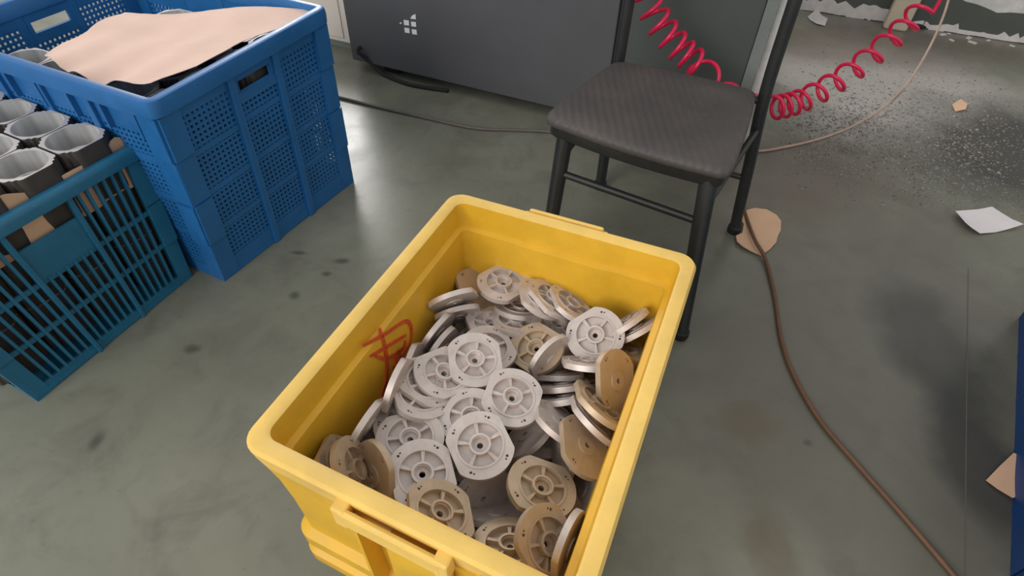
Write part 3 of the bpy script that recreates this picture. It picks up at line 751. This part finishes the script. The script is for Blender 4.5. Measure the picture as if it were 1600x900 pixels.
# ------------------------------------------------------------------ cast end covers
COVERS = [
    (-0.0653, 0.807, 0.334, 0.0586, -0.9664, -0.176, 0.1779, 1, 'brown cast end cover leaning in the far left corner of the yellow box'),
    (-0.1005, 0.7466, 0.324, 0.857, -0.4937, -0.1302, 0.0697, 0, 'bright-edged tilted end cover, lower of the two at the far left wall'),
    (-0.1066, 0.7397, 0.372, 0.8633, -0.4649, -0.1956, 0.0192, 0, 'bright-edged tilted end cover, upper of the two at the far left wall'),
    (-0.1236, 0.6663, 0.32, 0.753, -0.4501, -0.427, 0.2194, 0, 'end cover standing on edge by the left wall, right of the slanting pair'),
    (-0.1335, 0.6903, 0.336, 0.8, -0.3828, -0.437, 0.1498, 0, 'end cover on edge against the left wall, slanting below the tilted pair'),
    (-0.1657, 0.6078, 0.338, 0.6941, -0.3387, -0.5928, 0.228, 0, 'end cover standing upright against the left wall beside the red marks'),
    (-0.1734, 0.5349, 0.39, 0.7124, -0.3765, -0.5329, 0.2584, 0, 'end cover on edge behind the foot of the red marks'),
    (-0.2106, 0.4694, 0.378, 0.7781, -0.3701, -0.4628, 0.2085, 0, 'end cover on edge against the left wall near the front left corner'),
    (-0.2093, 0.492, 0.29, 0.6291, -0.5481, -0.4573, 0.3078, 0, 'dark tilted end cover between the left wall and the large front left stack'),
    (-0.0356, 0.7186, 0.332, 0.9802, -0.0872, 0.0451, 0.172, 0, 'grey end cover half buried below the one in the far left corner'),
    (0.0094, 0.7234, 0.338, 0.9853, -0.1581, 0.0501, 0.0418, 0, 'end cover with a bright curved edge under the flat far one'),
    (0.0186, 0.7617, 0.332, 0.4235, -0.0715, 0.2167, 0.8767, 0, 'end cover lying flat with its raised hub showing, just below the farthest one'),
    (-0.0166, 0.7898, 0.37, 0.3953, 0.0253, 0.0161, 0.9181, 0, 'farthest end cover, face up at the middle of the far wall'),
    (0.1108, 0.7405, 0.37, 0.9533, -0.0933, 0.2687, 0.1011, 0, 'rightmost of three overlapping end covers leaning along the far wall'),
    (0.0742, 0.7454, 0.378, 0.9094, -0.0137, 0.2592, 0.325, 0, 'middle one of three overlapping end covers leaning along the far wall'),
    (0.0548, 0.7452, 0.378, 0.9713, -0.0651, 0.2223, 0.0546, 0, 'leftmost of three overlapping end covers leaning along the far wall'),
    (0.0883, 0.7101, 0.345, 0.7855, -0.0744, 0.0535, 0.6121, 0, 'grey end cover tucked left of the brightest round one'),
    (0.1936, 0.6479, 0.342, 0.9574, -0.2776, -0.0752, 0.0261, 1, 'shaded end cover below the pair that leans on the right wall'),
    (0.2259, 0.6927, 0.36, 0.8817, -0.3837, -0.252, 0.1091, 0, 'lower of two end covers on edge against the right wall at the far corner'),
    (0.2056, 0.7018, 0.368, 0.8741, -0.3749, -0.284, 0.1214, 0, 'upper of two end covers on edge against the right wall at the far corner'),
    (0.1813, 0.5742, 0.36, 0.448, -0.8155, -0.1929, 0.3116, 1, 'bounce-tinted end cover in the shade of the right wall'),
    (0.0972, 0.5645, 0.328, 0.906, -0.4104, -0.0947, 0.0418, 0, 'lowest of the end covers stacked edge-on right of the centre'),
    (0.0942, 0.5919, 0.324, 0.911, -0.405, -0.0714, 0.0309, 0, 'third edge-on end cover from the top of the stack right of the centre'),
    (0.0877, 0.6262, 0.308, 0.9172, -0.3981, -0.016, 0.0064, 0, 'second edge-on end cover from the top of the stack right of the centre'),
    (0.1324, 0.6006, 0.378, 0.9341, -0.3568, 0.0118, -0.0033, 0, 'topmost edge-on end cover just below the brightest round one'),
    (0.0465, 0.6487, 0.352, 0.8924, 0.0233, -0.1838, 0.4114, 1, 'dull brownish end cover facing up between the centre pair and the bright round one'),
    (0.071, 0.6274, 0.35, 0.6778, -0.6224, -0.3562, 0.1623, 0, 'curved grey end cover tilted away beside the dull brownish one'),
    (0.1476, 0.6624, 0.378, 0.4833, 0.0467, -0.2309, 0.8432, 0, 'brightest round end cover lying face up near the far right'),
    (0.171, 0.5943, 0.325, 0.9289, -0.3539, -0.1017, 0.04, 0, 'end cover lying in shadow right of the edge-on stack'),
    (0.1397, 0.5082, 0.396, 0.922, -0.238, 0.2969, -0.071, 1, 'upper of two slanted end covers against the right wall'),
    (0.133, 0.4987, 0.366, 0.8888, -0.2884, 0.3399, -0.1069, 0, 'thin bright slanted end cover right of the centre'),
    (0.0814, 0.4936, 0.362, 0.2432, 0.9298, -0.0648, -0.2687, 0, 'dark end cover with a bright left edge below the edge-on stack'),
    (0.0886, 0.4617, 0.335, 0.1559, -0.7678, 0.1026, -0.6129, 0, 'dark upright end cover left of the smooth brown one'),
    (0.1684, 0.5512, 0.4, 0.278, -0.8879, -0.1278, 0.3434, 1, 'brown end cover standing against the right wall with its smooth back showing'),
    (0.1158, 0.4458, 0.378, 0.0088, 0.9533, 0.0107, -0.3016, 1, 'large smooth brown back of an end cover near the right wall'),
    (0.1204, 0.4081, 0.31, 0.2253, 0.84, 0.1331, 0.4752, 0, 'dark end cover deep in the gap by the right wall'),
    (0.0337, 0.4986, 0.312, 0.2356, 0.9127, 0.0887, 0.3218, 0, 'smooth pale back of a tilted end cover right of the centre'),
    (-0.1379, 0.5254, 0.378, 0.9677, -0.0597, 0.1548, 0.1901, 0, 'lowest end cover of the fanned stack left of the centre'),
    (-0.13, 0.5502, 0.378, 0.8147, 0.055, 0.1681, 0.5522, 0, 'third end cover of the fanned stack left of the centre'),
    (-0.1051, 0.5688, 0.38, 0.4348, 0.1224, 0.0442, 0.8911, 0, 'second end cover of the fanned stack left of the centre'),
    (-0.0376, 0.6465, 0.348, 0.9748, 0.0215, 0.0299, 0.2198, 0, 'end cover peeking out behind the top of the fanned stack'),
    (-0.057, 0.5955, 0.382, 0.9909, 0.0843, 0.0494, 0.0922, 0, 'top end cover of the fanned stack, hub and five ribs showing'),
    (-0.1041, 0.4916, 0.29, 0.0366, -0.9746, -0.2204, -0.0141, 0, 'flat grey back of an end cover between the two large front stacks'),
    (-0.0559, 0.4931, 0.372, 0.1853, -0.0068, -0.0162, 0.9825, 0, 'end cover under the bright one at the front centre'),
    (0.0063, 0.5222, 0.385, 0.1179, 0.0783, -0.0504, 0.9886, 0, 'round end cover with fine radial ribs at the middle of the pile'),
    (-0.1535, 0.4797, 0.365, 0.3944, 0.0184, 0.0203, 0.9185, 0, 'upper end cover of the large front left stack'),
    (-0.1427, 0.4484, 0.378, 0.5773, 0.0186, 0.0177, 0.8161, 0, 'second end cover of the large front left stack'),
    (-0.0381, 0.4353, 0.39, 0.9654, 0.0986, -0.0114, 0.241, 0, 'bright end cover with a deep round hub at the front centre'),
    (-0.2328, 0.3977, 0.378, 0.8671, -0.1896, 0.4515, -0.0911, 1, 'brownish end cover leaning in the front left corner'),
    (-0.2077, 0.3866, 0.394, 0.6876, 0.1888, 0.4838, 0.5074, 1, 'second brownish end cover leaning in the front left corner'),
    (-0.1821, 0.39, 0.378, 0.4257, -0.8098, 0.1702, -0.3661, 1, 'olive smooth back of an end cover near the front left corner'),
    (-0.0345, 0.393, 0.315, 0.5395, -0.7872, -0.1829, 0.2362, 0, 'grey back of an end cover in the gap at the front centre'),
    (-0.1163, 0.3899, 0.385, 0.9812, 0.0695, 0.0693, 0.1659, 0, 'nearest end cover of the large front left stack, dark hub hole showing'),
    (-0.0112, 0.3647, 0.315, 0.4258, 0.9045, -0.0123, -0.0225, 0, 'grey end cover lying low in the gap at the front'),
    (-0.0163, 0.3362, 0.325, 0.895, -0.4456, -0.0193, 0.0069, 0, 'end cover lying flat near the front wall'),
    (0.0099, 0.3006, 0.372, 0.962, -0.2386, 0.0293, 0.1291, 1, 'front end cover partly hidden by the yellow rim'),
    (0.0519, 0.3828, 0.372, 0.7659, 0.0376, 0.134, 0.6277, 1, 'pinkish brown end cover with a reddish hub in the right front part'),
    (0.0736, 0.3596, 0.345, 0.0705, 0.9668, -0.0064, -0.2455, 1, 'smooth grey brown back of an end cover at the front right'),
    (-0.0833, 0.3287, 0.4, 0.9663, -0.0963, 0.2163, 0.1012, 1, 'olive brown end cover resting behind the front rim'),
    (0.058, 0.2985, 0.388, 0.8796, 0.21, 0.234, 0.3569, 1, 'brown end cover with a large open hub at the front right corner'),
    (0.0851, 0.2988, 0.378, 0.5167, -0.6813, -0.3277, 0.4018, 0, 'end cover on edge with a white gleam against the right wall at the front'),
]
FILL = [
    (0.1083, 0.7124, 0.2053, 0.9991, 0.0, 0.0, -0.0423),
    (0.0553, 0.7227, 0.2145, 0.0447, 0.9427, 0.3205, 0.0814),
    (-0.0289, 0.4405, 0.2053, 0.4408, 0.0, 0.0, -0.8976),
    (-0.1847, 0.4656, 0.2053, 0.1711, -0.0, 0.0, -0.9853),
    (0.1765, 0.677, 0.212, 0.0205, 0.4692, -0.8805, -0.0642),
    (-0.1344, 0.7254, 0.251, 0.6424, 0.5286, 0.4126, 0.371),
    (0.0092, 0.3467, 0.2053, 0.9991, -0.0, 0.0, 0.0426),
    (-0.1465, 0.5593, 0.2053, 0.0291, 0.0001, 0.0001, 0.9996),
    (0.1042, 0.5613, 0.2053, 1.0, 0.0, 0.0, 0.005),
    (-0.1079, 0.6309, 0.2113, 0.7876, -0.0602, -0.0074, -0.6132),
    (0.0746, 0.4497, 0.2053, 0.0024, -0.0, -0.0, -1.0),
    (-0.105, 0.5322, 0.2166, 0.9895, 0.0919, 0.0679, -0.0881),
    (0.001, 0.6026, 0.2376, 0.8603, -0.2952, -0.2014, 0.3635),
    (-0.1194, 0.6325, 0.2217, 0.9594, -0.0586, 0.0156, -0.2754),
    (0.0687, 0.4068, 0.2212, 0.1937, -0.017, -0.0591, -0.9791),
    (-0.1509, 0.4416, 0.2164, 0.0579, -0.0611, 0.0324, -0.9959),
    (0.2024, 0.731, 0.2509, 0.6914, 0.4996, -0.4487, 0.2666),
    (-0.0602, 0.6693, 0.2206, 0.7793, -0.1435, 0.0617, -0.6068),
    (0.0354, 0.4879, 0.217, 0.4928, -0.0714, 0.094, 0.8621),
    (-0.0073, 0.5255, 0.2268, 0.7874, -0.102, 0.0592, 0.6051),
    (0.1691, 0.6814, 0.2258, 0.7502, 0.0134, 0.0929, -0.6545),
    (0.0098, 0.7461, 0.2152, 0.0992, 0.0901, -0.0251, -0.9907),
    (0.0062, 0.5261, 0.217, 0.9678, -0.1174, 0.0113, 0.2222),
    (-0.1056, 0.4756, 0.2225, 0.6407, -0.0305, 0.0622, -0.7646),
    (0.1382, 0.6945, 0.2415, 0.7882, 0.019, 0.0919, -0.6082),
    (0.0152, 0.7102, 0.2274, 0.7094, 0.0532, -0.0769, -0.6986),
    (0.0642, 0.3915, 0.2402, 0.9437, -0.1111, 0.0376, -0.3092),
    (-0.1001, 0.4855, 0.2323, 0.574, -0.0356, 0.0594, -0.8159),
    (0.0779, 0.6683, 0.2341, 0.0447, -0.9243, 0.3151, 0.2105),
    (-0.1328, 0.6044, 0.2465, 0.0682, 0.4344, -0.8964, 0.056),
    (-0.0323, 0.4055, 0.2162, 0.857, -0.0008, -0.0174, 0.515),
    (-0.1482, 0.3975, 0.2255, 0.862, 0.1162, 0.1325, -0.4752),
    (0.0507, 0.5825, 0.2444, 0.4425, 0.8753, 0.1492, 0.1254),
    (-0.0633, 0.7699, 0.2224, 0.0214, -0.9106, 0.4061, -0.0744),
    (0.0676, 0.4316, 0.2421, 0.6337, -0.114, -0.0274, -0.7646),
    (-0.1263, 0.5735, 0.2411, 0.3907, -0.0654, -0.0592, -0.9163),
    (0.142, 0.6943, 0.251, 0.0372, -0.8949, 0.4364, 0.0861),
    (-0.0593, 0.777, 0.213, 0.0702, -0.2875, 0.9547, -0.0324),
    (-0.0304, 0.412, 0.2287, 0.3646, -0.0305, -0.0298, 0.9302),
    (-0.1289, 0.3886, 0.2304, 0.1596, -0.9803, 0.0893, 0.0747),
    (-0.0255, 0.3522, 0.2453, 0.1148, -0.2463, 0.9489, 0.1605),
    (0.0051, 0.6478, 0.2518, 0.1338, -0.7066, 0.6595, -0.2187),
    (0.0672, 0.5318, 0.231, 0.1059, 0.9064, -0.3893, -0.1251),
    (-0.1805, 0.4885, 0.2363, 0.0019, 0.9238, -0.3114, 0.2228),
    (0.1446, 0.5954, 0.2248, 0.9001, 0.1043, 0.0095, 0.423),
    (-0.094, 0.6785, 0.2608, 0.0951, 0.0279, 0.1089, -0.9891),
    (-0.0373, 0.3639, 0.2375, 0.1785, -0.6786, 0.7075, 0.084),
    (-0.0338, 0.4398, 0.2424, 0.0647, -0.8874, 0.456, -0.0224),
    (0.0346, 0.7462, 0.2537, 0.2092, 0.6297, 0.7415, 0.0993),
    (-0.0098, 0.6702, 0.2522, 0.3467, -0.254, -0.0411, 0.902),
    (0.0368, 0.3292, 0.2151, 0.0001, 0.7342, -0.6789, 0.0),
    (-0.1198, 0.6397, 0.266, 0.8991, 0.067, 0.0552, -0.4291),
    (0.0616, 0.6424, 0.2707, 0.3336, -0.5706, -0.7113, 0.2393),
    (-0.0602, 0.7666, 0.233, 0.4924, 0.0616, -0.0469, -0.8669),
    (0.0727, 0.5269, 0.2401, 0.6906, 0.0784, 0.144, 0.7044),
    (-0.0836, 0.3754, 0.2563, 0.0451, -0.5514, -0.8106, -0.1921),
    (0.2253, 0.6615, 0.2615, 0.2621, 0.7417, 0.0136, 0.6173),
    (-0.0646, 0.7466, 0.2426, 0.755, 0.0423, -0.0649, -0.6512),
    (-0.1347, 0.3899, 0.242, 0.1759, -0.9439, -0.2792, 0.0105),
    (-0.0996, 0.5406, 0.2573, 0.7324, 0.1114, 0.033, 0.6708),
    (0.1809, 0.5491, 0.2693, 0.5981, -0.5701, -0.3532, 0.4388),
    (-0.0684, 0.7404, 0.2521, 0.2013, 0.073, -0.0256, -0.9765),
    (0.0148, 0.2741, 0.2509, 0.315, -0.0213, 0.6712, 0.6707),
    (-0.1831, 0.486, 0.2463, 0.3425, 0.1715, -0.1423, -0.9127),
    (-0.0246, 0.5699, 0.2531, 0.0677, -0.9167, 0.2664, -0.2899),
    (-0.0244, 0.655, 0.259, 0.06, 0.2492, -0.0857, -0.9628),
    (0.111, 0.5213, 0.2404, 0.1921, -0.1455, -0.0114, -0.9705),
    (-0.0712, 0.4552, 0.2663, 0.2897, 0.1166, -0.1331, 0.9406),
    (-0.0831, 0.5227, 0.2701, 0.8248, 0.1749, -0.0275, 0.537),
    (-0.0614, 0.7725, 0.2624, 0.8141, -0.0527, -0.0567, 0.5756),
    (0.0793, 0.4255, 0.2517, 0.0929, 0.993, 0.0138, -0.0716),
    (-0.2116, 0.4197, 0.2433, 0.4365, -0.2961, 0.8494, 0.0191),
    (0.1529, 0.6327, 0.2484, 0.1609, -0.9839, -0.0014, 0.0774),
    (-0.0885, 0.5845, 0.2705, 0.9587, 0.0839, 0.0805, 0.2597),
    (0.1, 0.4782, 0.2574, 0.9548, -0.0749, 0.1254, -0.259),
    (0.0292, 0.4328, 0.271, 0.1214, 0.6433, 0.7444, 0.1316),
    (0.1429, 0.6007, 0.2709, 0.6025, -0.1671, 0.1302, -0.7695),
    (-0.0017, 0.7553, 0.2819, 0.9241, -0.0358, 0.1573, 0.3464),
    (0.0398, 0.3221, 0.2545, 0.2932, -0.9457, 0.0285, 0.1375),
    (-0.0821, 0.3159, 0.2513, 0.5428, 0.7228, 0.1632, -0.3953),
    (0.1325, 0.5778, 0.265, 0.1132, -0.8248, -0.5243, 0.179),
    (-0.0539, 0.7069, 0.2797, 0.0398, -0.9943, -0.0872, 0.0471),
    (0.0654, 0.5259, 0.2884, 0.1575, 0.0125, -0.0771, 0.9844),
    (-0.0723, 0.6075, 0.2877, 0.9613, -0.0548, 0.1226, 0.2405),
    (0.1162, 0.5414, 0.2547, 0.1102, 0.9575, 0.1971, -0.1795),
    (-0.0453, 0.8274, 0.2704, 0.0631, 0.1973, 0.7143, 0.6685),
    (-0.0259, 0.3497, 0.2634, 0.1765, -0.8025, 0.5558, 0.1258),
    (-0.2147, 0.4178, 0.2545, 0.2407, -0.8808, 0.1825, -0.3647),
    (0.124, 0.7061, 0.2726, 0.1749, 0.0165, -0.0402, -0.9836),
    (-0.0773, 0.4924, 0.2694, 0.2394, 0.1094, -0.1391, 0.9546),
]

CRAD, CTH = .0505, .0095
def cover_mesh():
    N = 100; fl_ = .86*CRAD
    def outline(a):
        r = CRAD; c = abs(math.cos(a))
        if c > 1e-6: r = min(r, fl_/c)
        return r
    ang = [2*math.pi*i/N for i in range(N)]
    rb = [.0045, .0088, .0125, .0158, .0325, .0355]          # hole, bearing seat, hub wall, pocket edge, spigot
    def height(k, i):
        d = (i + .5)/N*5 % 1.0; spoke = d < .14
        if k == 0: return -.0016                               # bearing seat
        if k == 1: return -.0016
        if k == 2: return .0078                               # hub wall
        if k == 3: return .0040 if spoke else -.0036          # ribs and pockets
        if k == 4: return .0060                               # raised spigot ring
        return CTH/2                                          # flange
    radii = [rb[0], rb[1]*1.0, rb[2], rb[3], rb[4], rb[5], None]
    me = MB()
    def P(k, i, z):
        a = ang[i % N]; r = radii[k] if radii[k] else outline(a)
        return (r*math.cos(a), r*math.sin(a), z)
    bm = bmesh.new(); cache = {}
    def vert(p):
        key = tuple(round(c, 6) for c in p)
        if key not in cache: cache[key] = bm.verts.new(p)
        return cache[key]
    def face(*ps):
        vs_ = []
        for p in ps:
            v_ = vert(p)
            if v_ not in vs_: vs_.append(v_)
        if len(vs_) > 2:
            try: bm.faces.new(vs_)
            except ValueError: pass
    nk = len(radii) - 1
    zb = -CTH/2
    for i in range(N):
        for k in range(nk):
            h = height(k, i)
            face(P(k, i, h), P(k+1, i, h), P(k+1, i+1, h), P(k, i+1, h))
            h2 = height(k+1, i) if k+1 < nk else zb
            if abs(h2 - h) > 1e-6: face(P(k+1, i, h), P(k+1, i, h2), P(k+1, i+1, h2), P(k+1, i+1, h))
            hn = height(k, i+1) if i+1 < N else height(k, 0)
            if abs(hn - h) > 1e-6: face(P(k, i+1, h), P(k+1, i+1, h), P(k+1, i+1, hn), P(k, i+1, hn))
        # centre hole wall and back face with a low boss
        face(P(0, i, height(0, i)), P(0, i+1, height(0, i)), P(0, i+1, zb - .0018), P(0, i, zb - .0018))
        face(P(0, i, zb - .0018), P(0, i+1, zb - .0018), P(3, i+1, zb - .0018), P(3, i, zb - .0018))
        face(P(3, i, zb - .0018), P(3, i+1, zb - .0018), P(3, i+1, zb), P(3, i, zb))
        face(P(3, i, zb), P(3, i+1, zb), P(6, i+1, zb), P(6, i, zb))
    bmesh.ops.recalc_face_normals(bm, faces=bm.faces)
    m = bpy.data.meshes.new('end_cover'); bm.to_mesh(m); bm.free()
    # drilled holes in pairs at the four corners of the flats
    cut = MB()
    for q in (1, -1):
        for w in (1, -1):
            base = math.pi/2 - q*math.radians(42) if w > 0 else -math.pi/2 + q*math.radians(42)
            for da, r, rr in ((0, .0425, .0021), (.115*q*w, .0432, .0014)):
                a = base + da; c_ = V((math.cos(a)*r, math.sin(a)*r, 0))
                cut.loft([[c_ + V((math.cos(t_*.628)*rr, math.sin(t_*.628)*rr, z)) for t_ in range(10)] for z in (-.02, .02)])
    mc = cut.mesh('drill', [])
    oa = bpy.data.objects.new('blank', m); ob = bpy.data.objects.new('drill', mc); COL.objects.link(oa); COL.objects.link(ob)
    md = oa.modifiers.new('holes', 'BOOLEAN'); md.object = ob; md.operation = 'DIFFERENCE'; md.solver = 'EXACT'
    bpy.context.view_layer.update()
    r = bpy.data.meshes.new_from_object(oa.evaluated_get(bpy.context.evaluated_depsgraph_get()))
    bpy.data.objects.remove(oa, do_unlink=True); bpy.data.objects.remove(ob, do_unlink=True)
    r.shade_smooth(); r.set_sharp_from_angle(angle=math.radians(30)); return r
CM = []
cm0 = cover_mesh()
for mt in ('cast', 'cast_bounce'):
    c_ = cm0.copy(); c_.name = 'end_cover'; c_.materials.clear(); c_.materials.append(MAT[mt]); CM.append(c_)
def ring_mesh(mat):                             # bearing ring seated in the hub
    n = 40; prof_ = [(.0108, -.0016), (.0108, .0046), (.0112, .0050), (.0122, .0050), (.0125, .0046), (.0125, -.0016)]
    mb = MB(); mb.loft([[V((r*math.cos(6.2832*i/n), r*math.sin(6.2832*i/n), z)) for i in range(n)] for r, z in prof_], False, False)
    return mb.mesh('bearing_seat', mat, 40)
RM = [ring_mesh(MAT['cast']), ring_mesh(MAT['cast_bounce'])]
from mathutils import Quaternion
def cover(p, q, mt, label, group, part=True):
    o = bpy.data.objects.new('end_cover', CM[mt]); COL.objects.link(o); o.rotation_mode = 'QUATERNION'
    o.location = p; o.rotation_quaternion = q; tag(o, label, 'end cover', group)
    if part:
        h = bpy.data.objects.new('bearing_seat', RM[mt]); COL.objects.link(h); h.parent = o
    return o
for r in COVERS: cover(r[:3], Quaternion(r[3:7]), r[7], r[8], 'end covers on top of the pile in the yellow box')
for k, r in enumerate(FILL): cover(r[:3], Quaternion(r[3:7]), 1 if k % 4 == 0 else 0, 'grey cast end cover deep in the pile, mostly hidden by the covers above it', 'end covers buried in the pile', False)
